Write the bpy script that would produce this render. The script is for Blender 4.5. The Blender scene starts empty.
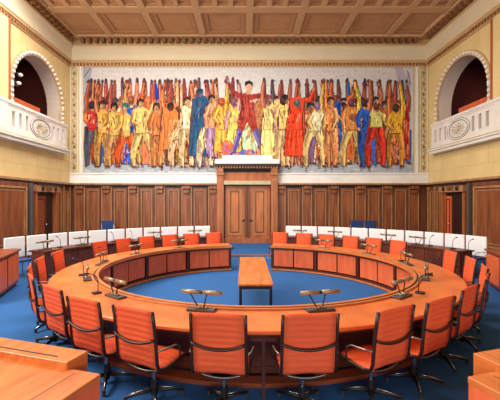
import bpy, math, random
from mathutils import Vector, Matrix
random.seed(7)
S = bpy.context.scene
COL = S.collection
PI = math.pi
W, D, RY = 8.39, 16.5, 7.55          # half width of the hall, back wall, centre of the ring
CEIL = 9.9
YF = -4.0                             # the hall runs on behind the camera

# ------------------------------------------------------------------ materials
def lin(c):
    return tuple(((v/255)/12.92 if v/255 <= .04045 else ((v/255+.055)/1.055)**2.4) for v in c)

def mat(name, rgb, rough=.5, metal=0., var=.0, scale=(6, 6, 6), rgb2=None, bump=0., spec=.5, detail=4):
    m = bpy.data.materials.new(name); m.use_nodes = True
    nt = m.node_tree; b = nt.nodes['Principled BSDF']
    b.inputs['Roughness'].default_value = rough
    b.inputs['Metallic'].default_value = metal
    b.inputs['Specular IOR Level'].default_value = spec
    c = lin(rgb)
    if var > 0 or rgb2:
        tc = nt.nodes.new('ShaderNodeTexCoord'); mp = nt.nodes.new('ShaderNodeMapping')
        mp.inputs['Scale'].default_value = scale
        nz = nt.nodes.new('ShaderNodeTexNoise'); nz.inputs['Scale'].default_value = 1.0
        nz.inputs['Detail'].default_value = detail
        rp = nt.nodes.new('ShaderNodeValToRGB')
        c2 = lin(rgb2) if rgb2 else tuple(v*(1-var) for v in c)
        rp.color_ramp.elements[0].position = .32; rp.color_ramp.elements[1].position = .68
        rp.color_ramp.elements[0].color = (*c2, 1); rp.color_ramp.elements[1].color = (*c, 1)
        nt.links.new(tc.outputs['Object'], mp.inputs['Vector'])
        nt.links.new(mp.outputs['Vector'], nz.inputs['Vector'])
        nt.links.new(nz.outputs['Fac'], rp.inputs['Fac'])
        nt.links.new(rp.outputs['Color'], b.inputs['Base Color'])
        if bump:
            bp = nt.nodes.new('ShaderNodeBump'); bp.inputs['Strength'].default_value = bump
            bp.inputs['Distance'].default_value = .01
            nt.links.new(nz.outputs['Fac'], bp.inputs['Height'])
            nt.links.new(bp.outputs['Normal'], b.inputs['Normal'])
    else:
        b.inputs['Base Color'].default_value = (*c, 1)
    return m

M = dict(
    carpet=mat('blue_carpet', (54, 102, 162), .95, var=.3, scale=(60, 60, 60), spec=.1, bump=.3),
    wood_top=mat('orange_table_wood', (226, 124, 60), .33, rgb2=(198, 96, 42), scale=(2.2, 2.2, 14)),
    wood_pale=mat('honey_desk_wood', (220, 130, 64), .32, rgb2=(186, 92, 40), scale=(14, 2, 10)),
    wood_red=mat('red_panel_wood', (232, 114, 66), .4, rgb2=(214, 96, 52), scale=(8, 8, 1.5)),
    wood_edge=mat('tan_edge_wood', (206, 128, 74), .35, rgb2=(188, 108, 58), scale=(5, 5, 5)),
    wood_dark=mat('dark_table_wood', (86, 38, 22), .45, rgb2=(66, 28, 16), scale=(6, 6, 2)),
    wood_desk=mat('mahogany_desk_wood', (150, 76, 46), .35, rgb2=(122, 58, 34), scale=(3, 3, 8)),
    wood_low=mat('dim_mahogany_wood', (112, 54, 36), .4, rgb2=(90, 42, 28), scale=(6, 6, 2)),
    wain=mat('wainscot_wood', (128, 74, 44), .42, rgb2=(94, 50, 28), scale=(9, 9, 1.0)),
    wain_panel=mat('wainscot_panel_wood', (158, 92, 54), .38, rgb2=(112, 60, 34), scale=(7, 7, .8)),
    wain_mould=mat('wainscot_lit_moulding_wood', (188, 136, 90), .35, rgb2=(156, 106, 66), scale=(6, 6, 2)),  # golden moulding tone, edge highlights put into the colour
    wain_dark=mat('wainscot_groove_shade_wood', (46, 24, 16), .5, var=.2, scale=(6, 6, 1)),  # dark wood tone, shade of grooves and recesses put into the colour
    door_wood=mat('bright_door_wood', (200, 122, 66), .34, rgb2=(168, 92, 46), scale=(7, 7, 1)),
    portal=mat('portal_wood', (184, 108, 62), .4, rgb2=(150, 82, 46), scale=(7, 7, 1)),
    orange=mat('orange_fabric', (226, 92, 52), .7, var=.10, scale=(14, 14, 60), spec=.25),
    bronze=mat('dark_bronze_metal', (52, 32, 26), .4, metal=.3),
    satin=mat('satin_dark_aluminium', (128, 118, 112), .38, metal=.9),
    chrome=mat('polished_aluminium', (190, 186, 182), .22, metal=1),
    black=mat('black_metal', (24, 22, 24), .45),
    champagne=mat('champagne_metal', (150, 130, 100), .35, metal=.5),
    grey=mat('dark_grey_plastic', (64, 58, 58), .4),
    white=mat('white_leatherette', (240, 240, 242), .5, var=.03, scale=(5, 5, 5)),
    blue=mat('navy_fabric', (34, 62, 118), .8, var=.15, scale=(30, 30, 30)),
    cream=mat('yellow_cream_plaster', (228, 204, 146), .8, rgb2=(218, 192, 132), scale=(1.2, 1.2, 1.2)),
    joint=mat('plaster_joint', (208, 178, 112), .9),
    cove=mat('cream_cove_plaster', (222, 208, 174), .8, var=.05, scale=(1, 1, 1)),
    stone=mat('pale_stone', (234, 230, 222), .7, rgb2=(222, 216, 206), scale=(2, 2, 2)),
    stoned=mat('beige_stone', (206, 186, 146), .7, rgb2=(186, 164, 122), scale=(8, 8, 8)),
    marble=mat('white_marble', (240, 238, 234), .45, rgb2=(226, 224, 220), scale=(1.5, 1.5, 3)),
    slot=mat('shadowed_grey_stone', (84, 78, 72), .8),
    gold=mat('brown_gilt_plaster', (150, 104, 62), .6, rgb2=(120, 78, 44), scale=(6, 6, 6)),
    goldl=mat('tan_gilt_plaster', (206, 168, 118), .6, var=.1, scale=(6, 6, 6)),
    ceil=mat('tan_ceiling_paint', (206, 166, 122), .8, var=.06, scale=(1, 1, 1)),
    coffer=mat('brown_coffer_paint', (196, 150, 106), .8, rgb2=(186, 140, 96), scale=(2, 2, 2)),
    cofferd=mat('dark_coffer_moulding', (174, 128, 86), .8),
    maroon=mat('maroon_paint', (92, 26, 24), .8, var=.15, scale=(1, 1, 1)),
    redstrip=mat('red_brown_paint', (168, 84, 54), .6),
    jamb=mat('grey_plaster', (206, 194, 180), .8, var=.05, scale=(1, 1, 1)),
    nosing=mat('wood_nosing', (170, 104, 72), .4),
    riser=mat('grey_blue_carpet', (128, 150, 182), .9),
    lampw=mat('white_lamp_glass', (240, 238, 230), .3),
)

# ------------------------------------------------------------------ mesh builder
class MB:
    def __init__(s):
        s.v = []; s.f = []; s.mi = []; s.sm = []; s.mats = []
    def mid(s, m):
        if m not in s.mats: s.mats.append(m)
        return s.mats.index(m)
    def add(s, vs, fs, m, X=None, smooth=False):
        o = len(s.v); i = s.mid(m)
        for p in vs:
            p = Vector(p)
            s.v.append(tuple(X @ p) if X is not None else tuple(p))
        for f in fs:
            s.f.append([o+k for k in f]); s.mi.append(i); s.sm.append(smooth)
        return s
    def box(s, x0, x1, y0, y1, z0, z1, m, X=None):
        x0, x1 = min(x0, x1), max(x0, x1); y0, y1 = min(y0, y1), max(y0, y1); z0, z1 = min(z0, z1), max(z0, z1)
        vs = [(x0,y0,z0),(x1,y0,z0),(x1,y1,z0),(x0,y1,z0),(x0,y0,z1),(x1,y0,z1),(x1,y1,z1),(x0,y1,z1)]
        fs = [(0,3,2,1),(4,5,6,7),(0,1,5,4),(1,2,6,5),(2,3,7,6),(3,0,4,7)]
        return s.add(vs, fs, m, X)
    def bbox(s, x0, x1, y0, y1, z0, z1, m, b=.01, X=None):
        """box with chamfered edges"""
        vs = []; fs = []
        idx = {}
        for ix, (xa, sx) in enumerate(((x0, 1), (x1, -1))):
            for iy, (ya, sy) in enumerate(((y0, 1), (y1, -1))):
                for iz, (za, sz) in enumerate(((z0, 1), (z1, -1))):
                    for ax in range(3):
                        p = [xa+sx*b, ya+sy*b, za+sz*b]
                        p[ax] = (xa, ya, za)[ax]
                        idx[ix, iy, iz, ax] = len(vs); vs.append(tuple(p))
        g = lambda a, b_, c, d: idx[a, b_, c, d]
        fs += [[g(i,0,0,0), g(i,1,0,0), g(i,1,1,0), g(i,0,1,0)] for i in (0, 1)]
        fs += [[g(0,i,0,1), g(1,i,0,1), g(1,i,1,1), g(0,i,1,1)] for i in (0, 1)]
        fs += [[g(0,0,i,2), g(1,0,i,2), g(1,1,i,2), g(0,1,i,2)] for i in (0, 1)]
        for a in (0, 1):
            for c in (0, 1):
                fs.append([g(a,c,0,0), g(a,c,1,0), g(a,c,1,1), g(a,c,0,1)])
                fs.append([g(a,0,c,0), g(a,1,c,0), g(a,1,c,2), g(a,0,c,2)])
                fs.append([g(0,a,c,1), g(1,a,c,1), g(1,a,c,2), g(0,a,c,2)])
                for e in (0, 1):
                    fs.append([g(a,c,e,0), g(a,c,e,1), g(a,c,e,2)])
        return s.add(vs, fs, m, X)
    def tube(s, pts, r, m, n=8, X=None, closed=False, rs=None, flat=1.0):
        pts = [Vector(p) for p in pts]; k = len(pts); vs = []; fs = []
        up = Vector((0, 0, 1))
        for i, p in enumerate(pts):
            a = pts[(i-1) % k] if (closed or i > 0) else pts[i]
            b = pts[(i+1) % k] if (closed or i < k-1) else pts[i]
            t = (b-a).normalized()
            u = t.cross(up)
            if u.length < 1e-3: u = t.cross(Vector((0, 1, 0)))
            u.normalize(); w = u.cross(t).normalized()
            rr = rs[i] if rs else r
            for j in range(n):
                an = 2*PI*(j+.5)/n
                vs.append(p + u*math.cos(an)*rr*flat + w*math.sin(an)*rr)
        for i in range(k if closed else k-1):
            for j in range(n):
                a = i*n+j; b = i*n+(j+1) % n; i2 = (i+1) % k
                fs.append((a, b, i2*n+(j+1) % n, i2*n+j))
        if not closed:
            fs.append(tuple(range(n))[::-1]); fs.append(tuple(range((k-1)*n, k*n)))
        return s.add(vs, fs, m, X, smooth=n > 4)
    def cyl(s, c, r, z0, z1, m, n=16, X=None, r2=None):
        x, y = c; r2 = r if r2 is None else r2
        vs = [(x+r*math.cos(2*PI*j/n), y+r*math.sin(2*PI*j/n), z0) for j in range(n)] + \
             [(x+r2*math.cos(2*PI*j/n), y+r2*math.sin(2*PI*j/n), z1) for j in range(n)]
        fs = [(j, (j+1) % n, n+(j+1) % n, n+j) for j in range(n)]
        fs += [tuple(range(n))[::-1], tuple(range(n, 2*n))]
        return s.add(vs, fs, m, X)
    def sphere(s, c, r, m, n=12, X=None, sc=(1, 1, 1)):
        vs = [(c[0], c[1], c[2]-r*sc[2])]; fs = []
        h = n//2
        for i in range(1, h):
            a = -PI/2+PI*i/h
            for j in range(n):
                vs.append((c[0]+r*sc[0]*math.cos(a)*math.cos(2*PI*j/n), c[1]+r*sc[1]*math.cos(a)*math.sin(2*PI*j/n), c[2]+r*sc[2]*math.sin(a)))
        vs.append((c[0], c[1], c[2]+r*sc[2])); L = len(vs)-1
        for j in range(n):
            fs.append((0, 1+(j+1) % n, 1+j))
            fs.append((L, L-n+j, L-n+(j+1) % n))
            for i in range(h-2):
                a = 1+i*n+j; b = 1+i*n+(j+1) % n
                fs.append((a, b, b+n, a+n))
        return s.add(vs, fs, m, X, smooth=True)
    def arc(s, prof, a0, a1, n, m, c=(0, RY)):
        """profile [(r,z)...] (closed) swept about the ring centre. Angle 0 = towards the camera, + = to the right"""
        vs = []; fs = []; k = len(prof)
        for i in range(n+1):
            a = a0+(a1-a0)*i/n
            for r, z in prof:
                vs.append((c[0]+r*math.sin(a), c[1]-r*math.cos(a), z))
        for i in range(n):
            for j in range(k):
                fs.append((i*k+j, i*k+(j+1) % k, (i+1)*k+(j+1) % k, (i+1)*k+j))
        fs.append(tuple(range(k))[::-1]); fs.append(tuple(range(n*k, n*k+k)))
        return s.add(vs, fs, m)
    def room(s, prof, m):
        """open profile [(inset,z)] swept round left wall, back wall, right wall with mitred corners"""
        vs = []; fs = []; k = len(prof)
        for i, z in prof:
            vs += [(-W+i, YF, z), (-W+i, D-i, z), (W-i, D-i, z), (W-i, YF, z)]
        for j in range(k-1):
            for q in range(3):
                fs.append((j*4+q, j*4+q+1, (j+1)*4+q+1, (j+1)*4+q))
        return s.add(vs, fs, m)
    def prism(s, poly, y0, y1, m, X=None):
        """polygon in x,z extruded along y"""
        k = len(poly)
        vs = [(x, y0, z) for x, z in poly]+[(x, y1, z) for x, z in poly]
        fs = [tuple(range(k)), tuple(range(k, 2*k))[::-1]]+[(j, k+j, k+(j+1) % k, (j+1) % k) for j in range(k)]
        return s.add(vs, fs, m, X)
    def build(s, name, parent=None, bevel=0.):
        me = bpy.data.meshes.new(name); me.from_pydata(s.v, [], s.f); me.update()
        for m in s.mats: me.materials.append(M[m] if isinstance(m, str) else m)
        for p, i, sm in zip(me.polygons, s.mi, s.sm):
            p.material_index = i; p.use_smooth = sm
        import bmesh
        bm = bmesh.new(); bm.from_mesh(me); bmesh.ops.recalc_face_normals(bm, faces=bm.faces); bm.to_mesh(me); bm.free()
        o = bpy.data.objects.new(name, me); COL.objects.link(o)
        if parent: o.parent = parent
        if bevel:
            b = o.modifiers.new('bevel', 'BEVEL'); b.width = bevel; b.segments = 2; b.limit_method = 'ANGLE'
        return o

def tag(o, label, cat, group=None, kind=None):
    o['label'] = label; o['category'] = cat
    if group: o['group'] = group
    if kind: o['kind'] = kind
    return o
def thing(name, label, cat, loc=(0, 0, 0), rz=0, group=None):
    o = bpy.data.objects.new(name, None); COL.objects.link(o)
    o.location = loc; o.rotation_euler = (0, 0, rz); o.empty_display_size = .2
    return tag(o, label, cat, group)
def struct(o, label=None, cat=None):
    o['kind'] = 'structure'
    if label: o['label'] = label
    if cat: o['category'] = cat
    return o
def dup(root, loc, rz, label, group=None):
    def cp(o, par):
        c = o.copy(); COL.objects.link(c)
        if par: c.parent = par
        for ch in list(o.children): cp(ch, c)
        return c
    r = cp(root, None)
    r.location = loc; r.rotation_euler = (0, 0, rz); r['label'] = label
    if group: r['group'] = group
    return r
def ring(a, r):
    """point on the ring: a in degrees from the camera side, + to the right"""
    t = math.radians(a)
    return r*math.sin(t), RY-r*math.cos(t)
ORD = ['first', 'second', 'third', 'fourth', 'fifth', 'sixth', 'seventh', 'eighth', 'ninth', 'tenth', 'eleventh', 'twelfth']

# ------------------------------------------------------------------ floor, dais
b = MB(); b.box(-W, W, YF, D, -.2, 0, 'carpet')
struct(b.build('floor'), 'blue carpet covering the chamber floor', 'floor')
b = MB()
b.box(-W, W, 14.9, D, 0, .15, 'carpet'); b.box(-1.0, 1.0, 12.86, 14.9, 0, .15, 'carpet')
b.box(-1.0, 1.0, 12.80, 12.86, .10, .152, 'nosing'); b.box(-1.0, 1.0, 12.82, 12.86, 0, .10, 'riser')
struct(b.build('trim_1'), 'low carpeted step in the aisle before the double door', 'step')

# ------------------------------------------------------------------ back wall
b = MB(); b.box(-W-.3, W+.3, D, D+.3, 0, CEIL, 'cream')
struct(b.build('wall_back'), 'cream back wall of the chamber above the panelling', 'wall')

# side walls with arched balcony openings
AY, AR, AS, AB = 13.98, 1.62, 6.14, 4.3
def side_wall(sx, name, label):
    b = MB(); X = Matrix.Scale(sx, 4, (1, 0, 0))
    def q(y0, y1, z0, z1, m='cream'):
        b.add([(W,y0,z0),(W,y1,z0),(W,y1,z1),(W,y0,z1)], [(0,1,2,3)], m, X)
    q(YF, AY-AR, 0, CEIL); q(AY+AR, D, 0, CEIL); q(AY-AR, AY+AR, 0, AB)
    n = 24
    pts = [(AY+AR*math.cos(PI-PI*i/n), AS+AR*math.sin(PI*i/n)) for i in range(n+1)]
    for (ya, za), (yb, zb) in zip(pts[:-1], pts[1:]):
        b.add([(W,ya,za),(W,yb,zb),(W,yb,CEIL),(W,ya,CEIL)], [(0,1,2,3)], 'cream', X)
    T = .56
    loop = [(AY-AR, AB)]+pts+[(AY+AR, AB)]
    for (ya, za), (yb, zb) in zip(loop[:-1], loop[1:]):
        b.add([(W,ya,za),(W,yb,zb),(W+T,yb,zb),(W+T,ya,za)], [(0,1,2,3)], 'jamb', X)
    wall = b; b = MB()
    b.box(W+T, W+3.2, AY-2.6, AY+2.4, AB-.1, AB, 'maroon', X)             # gallery floor
    b.box(W+3.1, W+3.2, AY-2.6, AY+2.4, AB, 8.6, 'maroon', X)
    b.box(W+T, W+3.2, AY+2.3, AY+2.4, AB, 8.6, 'maroon', X)
    b.box(W+T, W+3.2, AY-2.7, AY-2.6, AB, 8.6, 'maroon', X)
    b.box(W+T, W+3.2, AY-2.6, AY+2.4, 8.5, 8.6, 'maroon', X)
    # back faces of the wall round the opening (inside the gallery)
    for (ya, za), (yb, zb) in zip(pts[:-1], pts[1:]):
        b.add([(W+T,ya,za),(W+T,yb,zb),(W+T,yb,8.6),(W+T,ya,8.6)], [(0,1,2,3)], 'maroon', X)
    b.add([(W+T,AY-2.6,AB),(W+T,AY-AR,AB),(W+T,AY-AR,8.6),(W+T,AY-2.6,8.6)], [(0,1,2,3)], 'maroon', X)
    b.add([(W+T,AY+2.4,AB),(W+T,AY+AR,AB),(W+T,AY+AR,8.6),(W+T,AY+2.4,8.6)], [(0,1,2,3)], 'maroon', X)
    struct(b.build('gallery_left' if sx < 0 else 'gallery_right'), 'dark maroon gallery behind the %s arch' % ('left' if sx < 0 else 'right'), 'gallery'); b = wall  # whole gallery room, built apart from the wall mesh
    # ashlar joints under the balcony
    for z in (3.45, 3.95): b.box(W-.004, W+.01, 9, D, z-.008, z+.008, 'joint', X)
    for y in (12.4, 13.9, 15.3): b.box(W-.004, W+.01, y-.008, y+.008, 3.45, 4.1, 'joint', X)
    for y in (12.9, 15.0): b.box(W-.004, W+.01, y-.008, y+.008, 7.9, 8.4, 'joint', X)
    struct(b.build(name), label, 'wall')
    # arch moulding with beads
    b = MB(); n = 36
    ro, ri = AR+.2, AR
    for k in range(n):
        a0, a1 = PI*k/n, PI*(k+1)/n
        vs = []
        for xx in (W+.02, W-.07):
            for r_ in (ri, ro):
                for a in (a0, a1): vs.append((xx, AY+r_*math.cos(a), AS+r_*math.sin(a)))
        b.add(vs, [(0,1,3,2),(4,5,7,6),(0,1,5,4),(2,3,7,6),(0,2,6,4),(1,3,7,5)], 'goldl', X)
    for k in range(26):
        a = PI*(k+.5)/26; r_ = (ri+ro)/2
        b.sphere((W-.08, AY+r_*math.cos(a), AS+r_*math.sin(a)), .074, 'stone', 8, X)
    for s2 in (-1, 1):
        b.box(W-.07, W+.02, AY+s2*ri, AY+s2*ro, AB+.9, AS, 'stoned', X)
        for k in range(5): b.sphere((W-.08, AY+s2*(ri+ro)/2, AB+1.1+k*.19), .074, 'stone', 8, X)
    struct(b.build('trim_2' if sx < 0 else 'trim_3'), 'beaded stone arch moulding round the %s balcony opening' % ('left' if sx < 0 else 'right'), 'moulding')
    # pilaster next to the arch, nearer the camera
    b = MB()
    b.box(W-.12, W, 10.6, 12.02, 5.5, 8.35, 'cream', X); b.box(W-.15, W, 12.02, 12.10, 5.5, 8.35, 'redstrip', X)
    struct(b.build('trim_4' if sx < 0 else 'trim_5'), 'cream pilaster with red brown edge beside the %s arch' % ('left' if sx < 0 else 'right'), 'pilaster')
side_wall(-1, 'wall_left', 'yellow cream left wall with arched balcony opening')
side_wall(1, 'wall_right', 'yellow cream right wall with arched balcony opening')

# ------------------------------------------------------------------ cornice
b = MB()
b.room([(0, 8.36), (.05, 8.36), (.05, 8.40)], 'goldl')
b.room([(.05, 8.40), (.09, 8.42), (.09, 8.52), (.14, 8.54), (.14, 8.60), (.18, 8.64)], 'goldl')
b.room([(.18, 8.64), (.16, 8.70), (.15, 8.90), (.17, 9.06), (.20, 9.18), (.26, 9.26)], 'cove')
b.room([(.26, 9.26), (.30, 9.28), (.30, 9.34), (.24, 9.34), (.24, 9.56)], 'goldl')
b.room([(.24, 9.56), (.56, 9.56), (.58, 9.62), (.58, CEIL)], 'ceil')
def along(step, size, inset0, inset1, z0, z1, m):
    n = int(2*W/step)
    for k in range(n):
        x = -W+(k+.5)*2*W/n
        if abs(x) < W-inset1: b.box(x-size/2, x+size/2, D-inset1, D-inset0, z0, z1, m)
    n = int((D-6)/step)
    for k in range(n):
        y = D-(k+.5)*step
        if y < D-inset1:
            for sx in (-1, 1): b.box(sx*(W-inset1), sx*(W-inset0), y-size/2, y+size/2, z0, z1, m)
along(.31, .15, .24, .50, 9.36, 9.56, 'gold')
along(.16, .08, .05, .13, 8.42, 8.53, 'gold')
struct(b.build('trim_6'), 'cream cornice with brackets and dentils round the ceiling', 'cornice')

# ------------------------------------------------------------------ coffered ceiling
b = MB()
b.box(-W-.3, W+.3, YF, D+.3, 9.72, 9.95, 'coffer')
PX = 2.1
for k in range(-4, 5):
    b.box(k*PX-.14, k*PX+.14, 8.0, D, 9.60, 9.73, 'ceil')
def frame(x0, x1, y0, y1, w, z0, z1, m):
    b.box(x0, x1, y0, y0+w, z0, z1, m); b.box(x0, x1, y1-w, y1, z0, z1, m)
    b.box(x0, x0+w, y0+w, y1-w, z0, z1, m); b.box(x1-w, x1, y0+w, y1-w, z0, z1, m)
for y0, y1 in ((13.62, 14.04), (11.3, 11.7), (9.0, 9.4)):
    b.box(-W, W, y0, y1, 9.597, 9.73, 'ceil')
for k in range(-4, 4):
    x0, x1 = k*PX+.14, (k+1)*PX-.14
    frame(x0, x1, 14.04, 15.92, .10, 9.64, 9.73, 'cofferd')
    frame(x0+.10, x1-.10, 14.14, 15.82, .12, 9.67, 9.73, 'coffer')
    frame(x0+.22, x1-.22, 14.26, 15.70, .05, 9.69, 9.73, 'cofferd')
    for y0, y1 in ((11.7, 13.62), (9.4, 11.3)):
        frame(x0, x1, y0, y1, .08, 9.65, 9.73, 'cofferd')
        for q in range(1, 3):
            xx = x0+(x1-x0)*q/3
            b.box(xx-.10, xx+.10, y0, y1, 9.62, 9.73, 'ceil'); b.box(xx-.14, xx+.14, y0, y1, 9.66, 9.73, 'cofferd')
struct(b.build('ceiling'), 'tan and brown coffered ceiling of the chamber', 'ceiling')

# ------------------------------------------------------------------ mural frame and marble band
b = MB()
b.box(-W+.02, W-.02, D-.10, D, 2.93, 3.40, 'marble'); b.box(-W+.02, W-.02, D-.13, D, 3.34, 3.41, 'marble')
for s in (-1, 1):
    b.box(s*7.74, s*7.94, D-.10, D, 3.4, 8.36, 'cove'); b.box(s*7.80, s*7.87, D-.14, D, 3.4, 8.36, 'stone')
    b.box(s*7.94, s*8.37, D-.06, D, 2.93, 8.36, 'stoned'); b.box(s*8.30, s*8.37, D-.09, D, 2.93, 8.36, 'cove')
    b.box(s*7.96, s*8.02, D-.09, D, 2.93, 8.36, 'cove')
    for k in range(10):
        z = 3.65+k*.49
        b.sphere((s*8.16, D-.06, z), .055, 'gold', 8, None, (1, .5, 1.4)); b.tube([(s*8.08, D-.07, z+.12), (s*8.20, D-.08, z+.25), (s*8.12, D-.07, z+.38)], .035, 'cove', 6)
struct(b.build('trim_7'), 'pale stone surround and marble ledge framing the mural', 'moulding')

# ------------------------------------------------------------------ mural
def build_mural():
    K = .04688
    verts = []; faces = []; cols = []
    layer = [0]
    def P(px, py): return ((px-244.7)*K-.2, 2.1+(201-py)*K)
    def poly(pts, c, jitter=.06):
        layer[0] += 1
        y = D-.050-layer[0]*.000012
        o = len(verts)
        for x, yy in pts:
            X, Z = P(x, yy); verts.append((X, y, Z))
        faces.append(list(range(o, o+len(pts))))
        j = 1+random.uniform(-jitter, jitter)
        cols.append(tuple(min(1, v*j*(.97 if layer[0] > 2 else .97)) for v in lin(c)))
    def limb(p, c, w0, w1=None):
        """tapering stroke through points p"""
        w1 = w0 if w1 is None else w1
        L = []; R = []; n = len(p)
        for i, (x, y) in enumerate(p):
            a = p[max(0, i-1)]; q = p[min(n-1, i+1)]
            dx, dy = q[0]-a[0], q[1]-a[1]; l = math.hypot(dx, dy) or 1
            w = (w0+(w1-w0)*i/(n-1))/2
            L.append((x-dy/l*w, y+dx/l*w)); R.append((x+dy/l*w, y-dx/l*w))
        for i in range(n-1):
            poly([L[i], L[i+1], R[i+1], R[i]], c, .1)
    def blob(x, y, rx, ry, c, n=10):
        poly([(x+rx*math.cos(2*PI*i/n), y+ry*math.sin(2*PI*i/n)) for i in range(n)], c)
    def strokes(x0, x1, y0, y1, cs, n, w=1.2, lean=0):
        for i in range(n):
            x = random.uniform(x0, x1); a = random.uniform(y0, y1); l = random.uniform(.15, .45)*(y1-y0)
            limb([(x, a), (x+lean*l, min(y1, a+l))], random.choice(cs), w*random.uniform(.6, 1.4), w*.5)
    INK = (100, 60, 52)
    # ground and sky
    poly([(83, 67.8), (413, 67.8), (413, 160), (83, 160)], (206, 202, 198), 0)
    poly([(83, 155), (413, 155), (413, 173.5), (83, 173.5)], (168, 174, 180), 0)
    for i in range(120):
        x = random.uniform(84, 408); y = random.uniform(68, 82)
        poly([(x, y), (x+random.uniform(2, 8), y+.3), (x+4, y+1.6), (x, y+1)], random.choice([(214, 208, 204), (198, 196, 196), (210, 204, 208), (204, 200, 188)]))
    for i in range(160):
        x = random.uniform(84, 405); y = random.uniform(162, 172)
        poly([(x, y), (x+random.uniform(3, 8), y+.2), (x+4, y+1.3), (x, y+.8)], random.choice([(190, 192, 196), (150, 158, 168), (176, 176, 182), (208, 206, 204), (140, 150, 164)]))
    poly([(83, 68), (93, 68), (90, 84), (87, 84), (86, 112), (83, 112)], (168, 170, 178)); limb([(84.5, 78), (91, 68.5)], (130, 134, 150), 1.4)
    poly([(394, 68), (402, 68), (406, 80), (410, 96), (410, 112), (404, 112), (401, 92)], (176, 172, 190)); strokes(395, 408, 69, 110, [(160, 154, 180), (186, 184, 200), (146, 146, 168)], 26, 1.4, .2)
    # crowd mass behind
    poly([(90, 106), (120, 99), (215, 98), (300, 98), (404, 102), (408, 130), (404, 160), (88, 162)], (186, 122, 84))
    strokes(92, 404, 98, 150, [(196, 132, 74), (206, 96, 62), (150, 84, 66), (222, 170, 90), (160, 110, 120), (120, 80, 70), (214, 150, 110), (90, 100, 140)], 420, 2.6)
    strokes(92, 404, 146, 168, [(190, 180, 176), (150, 120, 120), (200, 150, 120), (120, 110, 130), (176, 160, 160)], 200, 2.0)
    skin = [(222, 170, 110), (206, 140, 88), (228, 186, 136), (196, 120, 80)]
    armc = [(140, 62, 62), (150, 84, 70), (112, 62, 66), (178, 92, 78), (92, 72, 84), (196, 124, 96), (160, 70, 60)]
    hand = [(84, 54, 62), (110, 60, 62), (96, 74, 82), (70, 62, 74), (128, 74, 72)]
    # raised arms
    x = 92.0
    while x < 402:
        if not (222 < x < 231 or 240 < x < 258):
            t = 80+random.uniform(-1.6, 2.2); lean = random.uniform(-1.6, 1.6)
            c = random.choice(armc)
            limb([(x+lean, 104), (x+lean*.4, 92), (x, t+3)], INK, 5.2, 3.4); limb([(x+lean, 104), (x+lean*.4, 92), (x, t+3)], c, 4.2, 2.6)
            limb([(x+lean-.9, 104), (x+lean*.4-.7, 92), (x-.4, t+4)], tuple(min(255, int(v*1.3)) for v in c), 1.2, .6)
            blob(x, t+1.4, 1.5, 2.8, random.choice(hand), 8)
        x += random.uniform(6.6, 9.4)
    # heads in the second row
    x = 94.0
    while x < 404:
        if not 226 < x < 268:
            y = 103+random.uniform(-3, 4)
            blob(x, y, 3.0, 3.8, random.choice(skin+[(180, 150, 160), (170, 100, 80)])); poly([(x-3.2, y), (x-2.4, y-4), (x+2, y-4.6), (x+3.2, y-.6), (x, y-1.6)], random.choice([(60, 40, 40), (90, 52, 40), (44, 44, 52), (150, 80, 50)]))
        x += random.uniform(7, 10)

    INK = (100, 60, 52)
    def shade(c, f, d=0): return tuple(max(0, min(255, int(v*f+d))) for v in c)
    def member(p, c, ws):
        """outlined limb: p points, ws widths"""
        for (x0, y0), (x1, y1), w0, w1 in zip(p[:-1], p[1:], ws[:-1], ws[1:]):
            limb([(x0, y0), (x1, y1)], INK, w0+1.2, w1+1.2)
        for (x0, y0), (x1, y1), w0, w1 in zip(p[:-1], p[1:], ws[:-1], ws[1:]):
            limb([(x0, y0), (x1, y1)], c, w0, w1)
            dx, dy = x1-x0, y1-y0; l = math.hypot(dx, dy) or 1; nx, ny = -dy/l, dx/l
            limb([(x0+nx*w0*.25, y0+ny*w0*.25), (x1+nx*w1*.25, y1+ny*w1*.25)], shade(c, .76), w0*.34, w1*.3)
            limb([(x0-nx*w0*.24, y0-ny*w0*.24), (x1-nx*w1*.2, y1-ny*w1*.2)], shade(c, 1.12, 12), w0*.26, w1*.2)
        for (x0, y0), w0 in zip(p[1:-1], ws[1:-1]): blob(x0, y0, w0*.46, w0*.46, c, 8)
    def figure(x, top, torso, legs, head=None, hair=(60, 42, 40), tw=11, hip=None, foot=166, stance=6, sk=(222, 174, 116), lean=0, arms=(), robe=None, big=1.0):
        hip = hip or top+26
        hx = x-lean
        tw = tw*1.06
        if robe is None:
            for s in (-1, 1):
                st = stance+random.uniform(-1, 2)
                fx = hx+s*st; kx = hx+s*(st*.8+random.uniform(.5, 2.4)); ky = hip+(foot-hip)*random.uniform(.42, .54)
                member([(hx+s*2.8, hip-3), (kx, ky), (fx, foot)], legs if s > 0 else shade(legs, .86), [8.4, 6.0, 3.2])
                blob(kx+s*.6, ky+(foot-ky)*.3, 2.5, 4.6, legs if s > 0 else shade(legs, .88), 8)
                limb([(fx-1.2, foot), (fx+(3.4 if s > 0 else -1.4), foot+1)], INK, 2.4, 1.5)
        else:
            for s in (-1, 1): member([(hx+s*3, robe-3), (hx+s*3.5, foot)], sk, [3.4, 2.2])
            poly([(x-tw*.52, top+4), (x+tw*.52, top+4), (hx+tw*.66, robe*.5+top*.5), (hx+tw*.8, robe+.8), (hx-tw*.8, robe+.8), (hx-tw*.66, robe*.5+top*.5)], INK)
            poly([(x-tw*.45, top+5), (x+tw*.45, top+5), (hx+tw*.60, robe*.5+top*.5), (hx+tw*.72, robe), (hx-tw*.72, robe), (hx-tw*.60, robe*.5+top*.5)], torso)
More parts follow.
